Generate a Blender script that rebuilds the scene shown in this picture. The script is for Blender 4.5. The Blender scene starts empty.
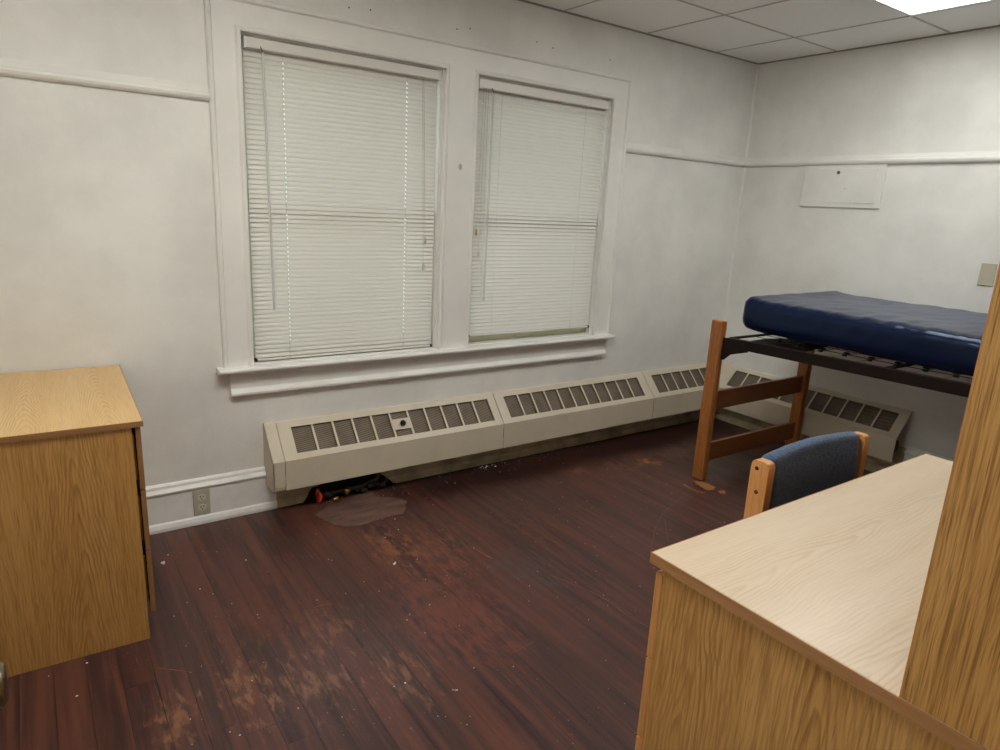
import bpy, bmesh, math, random
from mathutils import Vector, Matrix, noise
random.seed(7)
SC = bpy.context.scene
COL = SC.collection
SC.view_settings.view_transform = 'Standard'
SC.view_settings.look = 'None'
SC.view_settings.gamma = 1.0
SC.view_settings.use_curve_mapping = False
SC.view_settings.exposure = 0.15

# ------------------------------------------------------------------ materials
class NT:
    def __init__(s, name):
        s.m = bpy.data.materials.new(name); s.m.use_nodes = True
        s.t = s.m.node_tree; s.t.nodes.clear()
        s.out = s.t.nodes.new('ShaderNodeOutputMaterial')
        s.b = s.t.nodes.new('ShaderNodeBsdfPrincipled')
        s.t.links.new(s.b.outputs[0], s.out.inputs[0])
    def n(s, ty, **kw):
        x = s.t.nodes.new(ty)
        for k, v in kw.items(): setattr(x, k, v)
        return x
    def put(s, sock, v):
        if hasattr(v, 'is_linked') or isinstance(v, bpy.types.NodeSocket): s.t.links.new(v, sock)
        else: sock.default_value = v
    def math(s, op, a, b=None, c=None, clamp=False):
        x = s.n('ShaderNodeMath', operation=op); x.use_clamp = clamp
        s.put(x.inputs[0], a)
        if b is not None: s.put(x.inputs[1], b)
        if c is not None: s.put(x.inputs[2], c)
        return x.outputs[0]
    def coord(s, kind='Object'):
        return s.n('ShaderNodeTexCoord').outputs[kind]
    def sep(s, v):
        x = s.n('ShaderNodeSeparateXYZ'); s.put(x.inputs[0], v); return x.outputs
    def comb(s, a, b, c):
        x = s.n('ShaderNodeCombineXYZ')
        for i, q in enumerate((a, b, c)): s.put(x.inputs[i], q)
        return x.outputs[0]
    def scale(s, v, sc):
        x = s.n('ShaderNodeVectorMath', operation='MULTIPLY'); s.put(x.inputs[0], v); x.inputs[1].default_value = sc
        return x.outputs[0]
    def noise(s, v, scale=5, detail=3, rough=.5, dist=0):
        x = s.n('ShaderNodeTexNoise'); s.put(x.inputs['Vector'], v)
        x.inputs['Scale'].default_value = scale; x.inputs['Detail'].default_value = detail
        x.inputs['Roughness'].default_value = rough; x.inputs['Distortion'].default_value = dist
        return x.outputs['Fac']
    def step(s, v, a, b, lo=0., hi=1.):
        x = s.n('ShaderNodeMapRange', interpolation_type='SMOOTHSTEP'); s.put(x.inputs[0], v)
        x.inputs[1].default_value = a; x.inputs[2].default_value = b
        x.inputs[3].default_value = lo; x.inputs[4].default_value = hi
        return x.outputs[0]
    def mix(s, f, a, b):
        x = s.n('ShaderNodeMix', data_type='RGBA'); s.put(x.inputs['Factor'], f)
        for i, q in ((6, a), (7, b)):
            if isinstance(q, tuple): q = q if len(q) == 4 else q + (1,)
            s.put(x.inputs[i], q)
        return x.outputs[2]
    def col(s, c):
        s.put(s.b.inputs['Base Color'], c if not isinstance(c, tuple) else c + (1,)); return s
    def rough(s, r): s.put(s.b.inputs['Roughness'], r); return s
    def spec(s, v): s.b.inputs['Specular IOR Level'].default_value = v; return s
    def bump(s, h, strength=.3, dist=.001):
        x = s.n('ShaderNodeBump'); x.inputs['Strength'].default_value = strength; x.inputs['Distance'].default_value = dist
        s.put(x.inputs['Height'], h); s.t.links.new(x.outputs[0], s.b.inputs['Normal']); return s

def lin(r, g, b):
    f = lambda c: (c/255/12.92) if c/255 <= .04045 else ((c/255+.055)/1.055)**2.4
    return (f(r), f(g), f(b))

def paint(name, c, rough=.5, var=.06, sc=2.5, bump=.15):
    m = NT(name); p = m.coord()
    f = m.step(m.noise(p, sc, 5, .6), .3, .75)
    d = tuple(x*(1-var*1.6) for x in c); l = tuple(min(1, x*(1+var*.4)) for x in c)
    k = m.mix(f, l, d)
    m.col(k).rough(rough).bump(m.noise(p, 70, 4, .6), bump, .002)
    return m.m

def plain(name, c, rough=.5, metal=0., var=.04, sc=30, bump=0):
    m = NT(name); p = m.coord()
    k = m.mix(m.noise(p, sc, 3), tuple(x*(1+var) for x in c), tuple(x*(1-var) for x in c))
    m.col(k).rough(rough); m.b.inputs['Metallic'].default_value = metal
    if bump: m.bump(m.noise(p, sc*4, 3), bump, .001)
    return m.m

def oak(name, base, dark, light, grain=2, across=0, cols=(), F=9., B=105., rough=.38, line=.55, pore=.5, fibre=.45, fademin=.25, jitter=2.6, fs=(260., 9.)):
    """laminate oak: straight fibre along the axis «grain», cathedral arches about the lines across = cols"""
    m = NT(name); p = m.coord(); x = m.sep(p)
    u, g = x[across], x[grain]
    o = x[3-grain-across]
    wob = m.noise(m.comb(m.math('MULTIPLY', g, 2.2), m.math('MULTIPLY', u, 1.2), o), 1.6, 3)
    uu = m.math('ADD', u, m.math('MULTIPLY', m.math('SUBTRACT', wob, .5), .06))
    dx = None
    for c in cols:
        d = m.math('ABSOLUTE', m.math('SUBTRACT', uu, c))
        dx = d if dx is None else m.math('MINIMUM', dx, d)
    if dx is None: dx = m.math('ABSOLUTE', m.math('ADD', uu, 9.3))
    hyp = m.math('SQRT', m.math('ADD', m.math('MULTIPLY', dx, dx), .00018))
    jit = m.noise(m.comb(m.math('MULTIPLY', u, 14.), m.math('MULTIPLY', g, 1.5), m.math('MULTIPLY', o, 9.)), 1.5, 3)
    f = m.math('ADD', m.math('ADD', m.math('MULTIPLY', hyp, B), m.math('MULTIPLY', g, F)), m.math('MULTIPLY', jit, jitter))
    fr = m.math('FRACT', f)
    ln = m.math('MULTIPLY', m.step(fr, .35, .85), m.step(fr, .88, 1., 1., 0.))
    fade = m.step(dx, .0, .16, 1., fademin)
    patch = m.step(m.noise(m.comb(m.math('MULTIPLY', u, 30.), m.math('MULTIPLY', g, 4.), o), 1., 3), .35, .65)
    ln = m.math('MULTIPLY', m.math('MULTIPLY', ln, fade), m.math('MULTIPLY_ADD', patch, .6, .4))
    fib = m.noise(m.comb(m.math('MULTIPLY', u, fs[0]), m.math('MULTIPLY', g, fs[1]), m.math('MULTIPLY', o, fs[0])), 1., 3, .6)
    po = m.step(m.noise(m.comb(m.math('MULTIPLY', u, 420.), m.math('MULTIPLY', g, 12.), m.math('MULTIPLY', o, 420.)), 1., 2), .58, .72)
    broad = m.noise(m.comb(m.math('MULTIPLY', u, 18.), m.math('MULTIPLY', g, .8), m.math('MULTIPLY', o, 18.)), 1., 3)
    c = m.mix(m.step(broad, .3, .7), base, light)
    c = m.mix(m.math('MULTIPLY', m.step(fib, .42, .7), fibre), c, dark)
    c = m.mix(m.math('MULTIPLY', ln, line), c, dark)
    c = m.mix(m.math('MULTIPLY', po, pore), c, tuple(q*.72 for q in dark))
    m.col(c).rough(rough).bump(fib, .06, .001)
    return m.m

M = {}
M['wall'] = paint('wall_paint', (.835, .825, .79), .55, .085, 2.1, .3)
M['trim'] = paint('trim_paint', (.835, .825, .79), .38, .04, 4, .08)
M['base'] = paint('baseboard_paint', (.87, .865, .845), .35, .06, 9, .12)
M['ceil_bar'] = plain('ceiling_bar', (.50, .48, .45), .6)
M['ceil_edge'] = plain('ceiling_edge', (.30, .28, .25), .6)
M['olive'] = paint('old_board_paint', (.52, .44, .29), .5, .25, 9, .15)
M['beige'] = paint('radiator_enamel', (.63, .555, .435), .42, .05, 5, .06)
M['grille'] = None
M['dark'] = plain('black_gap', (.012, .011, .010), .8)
M['bolt'] = plain('bolt_black', (.015, .013, .012), .35)
M['metal_brown'] = plain('brown_enamel', (.017, .010, .009), .5, 0, .15, 20)
M['white_vinyl'] = plain('white_frame', (.75, .75, .73), .4)
M['slat'] = plain('slat_enamel', (.735, .71, .66), .33, 0, .02, 12)
M['cord'] = plain('blind_cord', (.45, .44, .40), .8)
M['plate'] = plain('almond_plate', (.52, .48, .38), .35)
M['slot'] = plain('dark_slot', (.03, .025, .02), .6)
M['face_ivory'] = plain('ivory_socket', (.66, .62, .52), .35)
M['edge'] = oak('brown_edge_band', lin(150, 105, 66), lin(118, 78, 46), lin(160, 116, 74), 1, 0, (), rough=.4, line=.3, pore=.2)
M['edgey'] = oak('brown_edge_band_b', lin(150, 105, 66), lin(118, 78, 46), lin(160, 116, 74), 1, 2, (), rough=.4, line=.3, pore=.2)
M['edge_desk'] = oak('desk_edge_band', lin(186, 136, 90), lin(150, 104, 64), lin(194, 146, 98), 1, 2, (), rough=.4, line=.3, pore=.2)
M['post'] = oak('bed_oak', lin(170, 105, 52), lin(112, 60, 26), lin(184, 118, 62), 2, 0, (), rough=.36, line=.5, pore=.25)
M['bedrail'] = oak('bed_oak_rail', lin(140, 84, 44), lin(95, 52, 25), lin(150, 92, 50), 0, 2, (), rough=.36, line=.5, pore=.25)
M['chair_oak'] = oak('chair_oak', lin(224, 162, 98), lin(184, 116, 62), lin(230, 170, 108), 2, 0, (), rough=.33, line=.4, pore=.2)
for q_ in ('metal_brown', 'bolt', 'dark'): M[q_].node_tree.nodes['Principled BSDF'].inputs['Specular IOR Level'].default_value = .15
M['red'] = plain('valve_red', lin(235, 80, 48), .45)
M['brass'] = plain('brass', lin(190, 150, 70), .35, .8)
M['knobmetal'] = plain('knob_satin', lin(150, 138, 112), .25, .95)
M['pipe'] = plain('old_pipe', lin(70, 66, 62), .5, .6, .3, 60)
M['door'] = paint('door_paint', (.66, .63, .57), .4, .04, 3, .05)
M['sash'] = paint('sash_paint', (.72, .69, .50), .45, .08, 8, .1)
M['crumb'] = plain('plaster_white', (.74, .72, .68), .8)
M['scr'] = plain('scratched_wood', lin(132, 88, 62), .6, 0, .2, 60)
M['scrpale'] = plain('raw_wood', lin(165, 110, 62), .7, 0, .45, 110)
M['wire'] = plain('black_wire', (.012, .012, .012), .4)
M['smudge'] = plain('putty', (.50, .45, .38), .7)

# oak case goods: sides with tall arches, finer-grained tops with overhead light paled into their colour
D_SIDE, D_DARK, D_LIGHT = lin(188, 139, 76), lin(138, 94, 46), lin(200, 152, 88)
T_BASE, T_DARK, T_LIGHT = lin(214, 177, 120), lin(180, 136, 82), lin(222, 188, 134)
M['dresser_side'] = oak('dresser_oak', D_SIDE, D_DARK, D_LIGHT, 2, 0, (-3.985, -4.30), 11., 110., line=.75, fibre=.55, fs=(200., 7.))
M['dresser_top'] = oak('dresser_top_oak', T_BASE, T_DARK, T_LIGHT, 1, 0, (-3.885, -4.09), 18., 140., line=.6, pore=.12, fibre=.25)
M['drawer'] = oak('drawer_oak', D_SIDE, D_DARK, D_LIGHT, 2, 1, (-.45,), 11., 120.)
K_SIDE, K_DARK, K_LIGHT = lin(216, 166, 98), lin(160, 112, 60), lin(226, 178, 110)
M['desk_side'] = oak('desk_oak', K_SIDE, K_DARK, K_LIGHT, 2, 1, (-2.245, -2.50, -2.75), 8., 95., line=.8, fademin=.2, fibre=.6, fs=(200., 7.))
M['desk_front'] = oak('desk_drawer_oak', K_SIDE, K_DARK, K_LIGHT, 2, 0, (-2.8,), 8., 120.)
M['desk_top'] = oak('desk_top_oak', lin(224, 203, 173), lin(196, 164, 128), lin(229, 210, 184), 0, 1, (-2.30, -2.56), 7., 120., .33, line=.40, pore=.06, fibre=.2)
M['hutch_side'] = oak('hutch_oak', lin(216, 164, 94), lin(146, 98, 46), lin(226, 176, 106), 2, 1, (-2.87, -2.40), 4., 215., line=.25, pore=.75, fademin=.9, jitter=1.3, fibre=.85, fs=(230., 5.))
M['hutch_x'] = oak('hutch_oak_b', lin(186, 136, 72), lin(126, 84, 38), lin(202, 152, 84), 0, 2, (), rough=.4)

def make_grille():
    m = NT('grille_mesh'); p = m.coord(); x = m.sep(p)
    d = m.math('ADD', m.math('MULTIPLY', m.math('ADD', x[0], x[1]), 45.), m.math('MULTIPLY', x[2], 85.))
    f = m.math('FRACT', d)
    k = m.step(m.math('ABSOLUTE', m.math('SUBTRACT', f, .5)), .1, .4)
    dirt = m.step(m.noise(p, 14, 4), .35, .7)
    c = m.mix(k, (.25, .20, .14), (.075, .058, .04))
    c = m.mix(m.math('MULTIPLY', dirt, .35), c, (.06, .048, .035))
    m.col(c).rough(.6); m.b.inputs['Metallic'].default_value = .2
    return m.m
M['grille'] = make_grille()

def make_tile():
    m = NT('ceiling_tile'); p = m.coord()
    sp = m.step(m.noise(p, 190, 2, .6), .60, .70)
    big = m.noise(p, 60, 4)
    c = m.mix(big, (.96, .955, .94), (.91, .90, .885))
    c = m.mix(m.math('MULTIPLY', sp, .25), c, (.45, .43, .40))
    m.col(c).rough(.85).bump(m.noise(p, 180, 3), .35, .003)
    return m.m
M['tile'] = make_tile()

def make_floor():
    m = NT('mahogany_floor'); p = m.coord(); x = m.sep(p); X, Y = x[0], x[1]
    W = .083
    bx = m.math('DIVIDE', m.math('ADD', X, .021), W)
    bi = m.math('FLOOR', bx); bf = m.math('FRACT', bx)
    wn = m.n('ShaderNodeTexWhiteNoise', noise_dimensions='1D'); m.put(wn.inputs['W'], bi); rnd = wn.outputs['Value']
    # butt joints
    yy = m.math('DIVIDE', m.math('ADD', Y, m.math('MULTIPLY', rnd, 7.)), 1.7)
    bj = m.math('FLOOR', yy); jf = m.math('FRACT', yy)
    wn2 = m.n('ShaderNodeTexWhiteNoise', noise_dimensions='2D'); m.put(wn2.inputs['Vector'], m.comb(bi, bj, 0.)); r2 = wn2.outputs['Value']
    c = m.mix(m.step(r2, .1, .9), lin(84, 50, 44), lin(62, 40, 38))
    streak = m.noise(m.comb(m.math('MULTIPLY', X, 34.), m.math('MULTIPLY', Y, 1.6), r2), 1., 4, .6)
    c = m.mix(m.math('MULTIPLY', m.step(streak, .45, .68), .85), c, lin(100, 60, 48))
    c = m.mix(m.math('MULTIPLY', m.step(streak, .48, .28), .85), c, lin(42, 27, 28))
    big = m.noise(p, 1.5, 3)
    c = m.mix(m.math('MULTIPLY', m.step(big, .5, .7), .5), c, lin(58, 40, 40))
    red = m.noise(m.comb(m.math('MULTIPLY', X, 5.), m.math('MULTIPLY', Y, 1.1), 4.), 1., 3)
    c = m.mix(m.math('MULTIPLY', m.step(red, .52, .72), .55), c, lin(98, 53, 42))
    # darker red band along the radiator
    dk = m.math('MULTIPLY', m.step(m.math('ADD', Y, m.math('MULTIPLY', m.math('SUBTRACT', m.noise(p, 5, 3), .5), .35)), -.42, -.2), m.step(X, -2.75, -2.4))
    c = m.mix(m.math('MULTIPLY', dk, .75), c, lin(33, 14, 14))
    # worn spots and one plain grey one, cx cy rx ry colour strength
    wear = m.noise(m.comb(m.math('MULTIPLY', X, 42.), m.math('MULTIPLY', Y, 13.), 2.), 1., 4, .65)
    def spot(c, cx, cy, rx, ry, colr, st, th=.5):
        a = m.math('DIVIDE', m.math('SUBTRACT', X, cx), rx); b = m.math('DIVIDE', m.math('SUBTRACT', Y, cy), ry)
        d = m.math('SQRT', m.math('ADD', m.math('MULTIPLY', a, a), m.math('MULTIPLY', b, b)))
        e = m.step(m.math('SUBTRACT', wear, m.math('MULTIPLY', d, .24)), th-.24, th-.02)
        e = m.math('MULTIPLY', e, m.step(d, .75, 1.35, 1.15, 0.))
        return m.mix(m.math('MULTIPLY', e, st), c, colr)
    for a in ((-1.15, -.45, .20, .12, lin(168, 112, 48), .9, .62), (-1.36, -.42, .12, .16, lin(118, 72, 42), .6, .6),
              (-.86, -.42, .26, .14, lin(112, 84, 68), .7, .55), (-1.60, -.36, .10, .10, lin(120, 84, 62), .8, .6),
              (-3.62, -1.18, .12, .26, lin(134, 94, 66), .75, .6), (-3.45, -1.25, .22, .3, lin(126, 88, 66), .7, .62), (-3.32, -1.0, .2, .26, lin(120, 76, 56), .7, .6),
              (-3.2, -1.35, .2, .3, lin(128, 88, 66), .7, .63), (-3.82, -1.2, .12, .2, lin(134, 90, 60), .7, .6), (-3.5, -.85, .3, .25, lin(98, 60, 46), .6, .6),
              (-2.75, -.75, .3, .35, lin(122, 70, 50), .6, .58), (-3.62, -.25, .1, .3, lin(98, 56, 42), .6, .5),
              (-2.9, -1.15, .22, .4, lin(116, 62, 50), .55, .5), (-2.25, -.75, .3, .4, lin(104, 64, 50), .5, .6), (-2.0, -.5, .35, .25, lin(78, 52, 48), .6, .5),
              (-2.5, -1.05, .16, .22, lin(78, 66, 66), .55, .5), (-1.9, -1.0, .3, .3, lin(84, 50, 46), .4, .55), (-2.9, -.62, .12, .22, lin(136, 86, 58), .6, .55)):
        c = spot(c, *a)
    # fine scratches along and across the boards
    s1 = m.step(m.noise(m.comb(m.math('MULTIPLY', X, 190.), m.math('MULTIPLY', Y, 5.), 1.), 1., 2), .66, .73)
    s2 = m.step(m.noise(p, 2.6, 2), .45, .62)
    c = m.mix(m.math('MULTIPLY', m.math('MULTIPLY', s1, s2), .75), c, lin(132, 92, 74))
    sk = m.step(m.noise(p, 110, 2, .5), .70, .735)
    c = m.mix(m.math('MULTIPLY', m.math('MULTIPLY', sk, m.step(m.noise(p, 3.1, 2), .4, .6)), .7), c, lin(150, 128, 112))
    sn = m.step(m.noise(m.comb(m.math('MULTIPLY', bi, 3.7), m.math('MULTIPLY', Y, 2.4), 0.), 1., 3), .36, .62)
    seam = m.math('MULTIPLY', m.math('MAXIMUM', m.step(m.math('ABSOLUTE', m.math('SUBTRACT', bf, .5)), .470, .490), m.math('MULTIPLY', m.step(m.math('ABSOLUTE', m.math('SUBTRACT', jf, .5)), .498, .4995), .6)), m.math('MULTIPLY_ADD', sn, .8, .2))
    c = m.mix(m.math('MULTIPLY', seam, .75), c, lin(30, 18, 18))
    r = m.math('ADD', .285, m.math('MULTIPLY', m.noise(p, 7, 4, .65), .16))
    m.col(c).rough(r).spec(.42)
    hgt = m.math('SUBTRACT', m.math('MULTIPLY', m.noise(m.comb(m.math('MULTIPLY', X, 30.), m.math('MULTIPLY', Y, 3.), 0.), 1., 3), .35), seam)
    m.bump(hgt, .35, .0015)
    return m.m
M['floor'] = make_floor()

def make_patch():
    m = NT('bare_patch'); p = m.coord(); x = m.sep(p)
    a = m.noise(m.comb(m.math('MULTIPLY', x[0], 6.), m.math('MULTIPLY', x[1], 22.), 0.), 1., 4, .6)
    c = m.mix(m.step(a, .35, .65), lin(118, 89, 78), lin(84, 64, 59))
    c = m.mix(m.math('MULTIPLY', m.step(m.noise(p, 55, 3), .62, .72), .4), c, lin(130, 110, 100))
    m.col(c).rough(.42); return m.m
M['patch'] = make_patch()

def make_fabric():
    m = NT('blue_fabric'); p = m.coord()
    f = m.noise(p, 210, 2, .6)
    c = m.mix(m.step(f, .38, .62), lin(46, 68, 102), lin(80, 104, 140))
    m.col(c).rough(.85).bump(m.noise(p, 380, 2), .35, .002)
    m.b.inputs['Sheen Weight'].default_value = .25
    return m.m
M['fabric'] = make_fabric()

def make_vinyl():
    m = NT('navy_vinyl'); p = m.coord()
    c = m.mix(m.noise(p, 6, 3), (.0045, .0092, .034), (.0058, .0118, .042))
    m.col(c).rough(m.math('ADD', .20, m.math('MULTIPLY', m.noise(p, 20, 3), .07)))
    m.b.inputs['Specular IOR Level'].default_value = .40; m.b.inputs['Coat Weight'].default_value = 0.; m.b.inputs['Coat Roughness'].default_value = .25; m.b.inputs['Sheen Weight'].default_value = .35; m.b.inputs['Sheen Roughness'].default_value = .25; m.b.inputs['Sheen Tint'].default_value = (.32, .48, 1., 1); m.b.inputs['Specular Tint'].default_value = (.55, .70, 1., 1)
    m.bump(m.noise(m.scale(p, (10, 34, 10)), 1., 4, .55), .08, .004)
    return m.m
M['vinyl'] = make_vinyl()

def make_glass():
    m = NT('window_glass'); t = m.t
    tr = m.n('ShaderNodeBsdfTransparent'); gl = m.n('ShaderNodeBsdfGlossy'); gl.inputs['Roughness'].default_value = .02
    fr = m.n('ShaderNodeFresnel'); fr.inputs['IOR'].default_value = 1.45
    mx = m.n('ShaderNodeMixShader')
    t.links.new(fr.outputs[0], mx.inputs[0]); t.links.new(tr.outputs[0], mx.inputs[1]); t.links.new(gl.outputs[0], mx.inputs[2])
    t.links.new(mx.outputs[0], m.out.inputs[0]); t.nodes.remove(m.b)
    return m.m
M['glass'] = make_glass()

def make_emit(name, c, s):
    m = NT(name); m.col((.8, .8, .8)).rough(.5)
    m.b.inputs['Emission Color'].default_value = c + (1,); m.b.inputs['Emission Strength'].default_value = s
    return m.m
M['lamp'] = make_emit('lamp_diffuser', (.985, .995, .945), 8.2)
M['lamp_warm'] = make_emit('lamp_diffuser_warm', (.99, .98, .905), 11.8)

def make_clear():
    m = NT('clear_plastic'); m.col((.82, .83, .82)).rough(.12); m.b.inputs['Transmission Weight'].default_value = .35
    return m.m
M['clear'] = make_clear()

# ------------------------------------------------------------------ building
ROOT = {}          # object -> world origin of its thing
def empty(name, loc, label=None, cat=None, group=None, rz=0):
    o = bpy.data.objects.new(name, None); COL.objects.link(o); o.location = loc
    o.rotation_euler = (0, 0, rz); o.empty_display_size = .05
    ROOT[o] = Vector(loc); tag(o, label, cat, group); return o
def tag(o, label=None, cat=None, group=None, kind=None):
    for k, v in (('label', label), ('category', cat), ('group', group), ('kind', kind)):
        if v: o[k] = v
    return o

class MB:
    def __init__(s): s.v = []; s.f = []; s.mi = []; s.sm = []
    def add(s, vs, fs, mi=0, smooth=False):
        b = len(s.v); s.v += [tuple(q) for q in vs]
        for f in fs: s.f.append([b+i for i in f]); s.mi.append(mi); s.sm.append(smooth)
        return s
    def box(s, x0, x1, y0, y1, z0, z1, mi=0):
        vs = [(x, y, z) for z in (z0, z1) for y in (y0, y1) for x in (x0, x1)]
        return s.add(vs, [(0, 2, 3, 1), (4, 5, 7, 6), (0, 1, 5, 4), (2, 6, 7, 3), (0, 4, 6, 2), (1, 3, 7, 5)], mi)
    def prism(s, prof, axis, a, b, mi=0, smooth=False, mit_a=None, mit_b=None):
        """prof: closed 2-D outline; axis 0: (y,z) swept in x; 1: (x,z) swept in y; 2: (x,y) swept in z.
        mit_a/mit_b(p): offset of that end for a profile point"""
        def P(p, t):
            return (t, p[0], p[1]) if axis == 0 else (p[0], t, p[1]) if axis == 1 else (p[0], p[1], t)
        n = len(prof)
        va = [P(p, a + (mit_a(p) if mit_a else 0)) for p in prof]; vb = [P(p, b + (mit_b(p) if mit_b else 0)) for p in prof]
        fs = [(i, (i+1) % n, n+(i+1) % n, n+i) for i in range(n)]
        s.add(va+vb, fs, mi, smooth)
        s.add(va, [tuple(range(n))[::-1]], mi); s.add(vb, [tuple(range(n))], mi)
        return s
    def tube(s, pts, r, seg=8, mi=0, closed=False, flat=None):
        pts = [Vector(p) for p in pts]; n = len(pts); rings = []
        prev = None
        for i, p in enumerate(pts):
            if closed: t = pts[(i+1) % n]-pts[i-1]
            else: t = pts[min(i+1, n-1)]-pts[max(i-1, 0)]
            t.normalize()
            if prev is None:
                up = Vector((0, 0, 1)) if abs(t.z) < .9 else Vector((1, 0, 0))
            else: up = prev
            a = t.cross(up)
            if a.length < 1e-5: a = t.cross(Vector((0, 1, 0)))
            a.normalize(); b = a.cross(t); b.normalize(); prev = b
            rr = r[i] if isinstance(r, (list, tuple)) else r
            rings.append([p + a*math.cos(k*2*math.pi/seg)*rr + b*math.sin(k*2*math.pi/seg)*rr*(flat or 1) for k in range(seg)])
        vs = [q for R in rings for q in R]; fs = []
        m = n if closed else n-1
        for i in range(m):
            j = (i+1) % n
            for k in range(seg): fs.append((i*seg+k, i*seg+(k+1) % seg, j*seg+(k+1) % seg, j*seg+k))
        s.add(vs, fs, mi, True)
        if not closed:
            s.add(rings[0], [tuple(range(seg))[::-1]], mi); s.add(rings[-1], [tuple(range(seg))], mi)
        return s
    def lathe(s, c, axis, prof, seg=24, mi=0):
        """prof: [(t along axis, radius)]"""
        c = Vector(c); ax = Vector(axis).normalized(); u = ax.orthogonal().normalized(); w = ax.cross(u)
        vs = []; fs = []
        for t, r in prof:
            for k in range(seg):
                a = k*2*math.pi/seg; vs.append(c+ax*t+(u*math.cos(a)+w*math.sin(a))*max(r, 1e-5))
        for i in range(len(prof)-1):
            for k in range(seg): fs.append((i*seg+k, i*seg+(k+1) % seg, (i+1)*seg+(k+1) % seg, (i+1)*seg+k))
        fs.append(tuple(range(seg))[::-1]); fs.append(tuple((len(prof)-1)*seg+k for k in range(seg)))
        return s.add(vs, fs, mi, True)
    def build(s, name, mats, parent=None, bevel=0, seg=2, subsurf=0, local=False, fix=True):
        me = bpy.data.meshes.new(name)
        o0 = ROOT.get(parent, Vector((0, 0, 0))) if parent and not local else Vector((0, 0, 0))
        me.from_pydata([tuple(Vector(q)-o0) for q in s.v], [], s.f)
        if not isinstance(mats, (list, tuple)): mats = [mats]
        for q in mats: me.materials.append(M[q] if isinstance(q, str) else q)
        for p, a, b in zip(me.polygons, s.mi, s.sm): p.material_index = a; p.use_smooth = b
        if fix:
            bm = bmesh.new(); bm.from_mesh(me)
            bmesh.ops.recalc_face_normals(bm, faces=bm.faces); bm.to_mesh(me); bm.free()
        me.update()
        o = bpy.data.objects.new(name, me); COL.objects.link(o)
        if parent: o.parent = parent
        ROOT[o] = Vector((0, 0, 0)) if local else o0
        if bevel:
            b = o.modifiers.new('edge', 'BEVEL'); b.width = bevel; b.segments = seg; b.limit_method = 'ANGLE'; b.angle_limit = math.radians(40)
            b.harden_normals = False
        if subsurf:
            b = o.modifiers.new('sub', 'SUBSURF'); b.levels = b.render_levels = subsurf
        return o

# materials read object coordinates: things whose pattern is laid out in room coordinates keep their meshes at the room origin
class Thing:
    pass
def root_at_origin(name, loc, label, cat, group=None):
    """an Empty at the thing's base; meshes are stored relative to it but textured from the room's origin"""
    return empty(name, loc, label, cat, group)

def struct(mb, name, mats, parent=None, **kw):
    o = mb.build(name, mats, parent, **kw)
    if parent is None: o['kind'] = 'structure'
    return o

# ------------------------------------------------------------------ camera
cam = bpy.data.cameras.new('camera'); cam.sensor_fit = 'HORIZONTAL'; cam.sensor_width = 36; cam.lens = 666.58*36/1000
cam.clip_start = .02
co = bpy.data.objects.new('camera', cam); COL.objects.link(co)
r = Vector((0.82151109, -0.5679481, 0.05054192)); u = Vector((0.09941731, 0.2299551, 0.96810994)); fw = Vector((0.56145857, 0.79028831, -0.24537453))
mw = Matrix((( r.x, u.x, -fw.x, -4.02187), (r.y, u.y, -fw.y, -2.94129), (r.z, u.z, -fw.z, 1.41825), (0, 0, 0, 1)))
co.matrix_world = mw
SC.camera = co

# ------------------------------------------------------------------ room
XL, YB, H = -4.48, -3.06, 2.40
WIN = [(-3.266, -2.345), (-2.165, -1.270)]; ZB, ZT = .69, 2.025
RV = .20           # wall thickness at the windows
floor = struct(MB().box(XL-.2, .2, YB-.2, .25, -.08, 0), 'floor', 'floor')
w = MB()
for x0, x1 in ((XL-.2, WIN[0][0]), (WIN[0][1], WIN[1][0]), (WIN[1][1], .2)): w.box(x0, x1, 0, RV, 0, H+.1)
for x0, x1 in WIN: w.box(x0, x1, 0, RV, 0, ZB-.002); w.box(x0, x1, 0, RV, ZT, H+.1)
wall_n = struct(w, 'wall_north', 'wall')
wall_e = struct(MB().box(0, .2, YB-.2, 0, 0, H+.1), 'wall_east', 'wall')
wall_w = struct(MB().box(XL-.2, XL, YB-.2, 0, 0, H+.1), 'wall_west', 'wall')
wall_s = struct(MB().box(XL, 0, YB-.2, YB, 0, H+.1), 'wall_south', 'wall')
ceil = struct(MB().box(XL-.2, .2, YB-.2, .2, H, H+.12), 'ceiling', 'tile')
bars = MB()
PX, PY, PITCH = -.445, -.535, .607
xs = [PX-PITCH*k for k in range(7)]; ys = [PY-PITCH*k for k in range(5)]
for x in xs: bars.box(x-.005, x+.005, YB, 0, H-.003, H)
for y in ys: bars.box(XL, 0, y-.005, y+.005, H-.003, H)
bars.build('grid_bar', 'ceil_bar', ceil)
bars = MB(); bars.box(XL, 0, -.012, 0, H-.006, H); bars.box(-.012, 0, YB, 0, H-.006, H); bars.box(XL, XL+.012, YB, 0, H-.006, H)
bars.build('wall_angle', 'ceil_edge', ceil)
# nail holes above the windows
for x, z in ((-2.812, 2.197), (-2.714, 2.206), (-2.281, 2.207), (-2.21, 2.222), (-1.811, 2.23), (-1.706, 2.219), (-1.304, 2.224)):
    MB().lathe((x, .001, z), (0, -1, 0), [(0, .0034), (.0016, .0034), (.002, .0015)], 8).build('nail_hole', 'dark', wall_n)
# corner bead
struct(MB().prism([(0, 0), (-.013, 0), (-.009, -.009), (0, -.013)], 2, 0, H, smooth=False), 'trim_1', 'trim')
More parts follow.
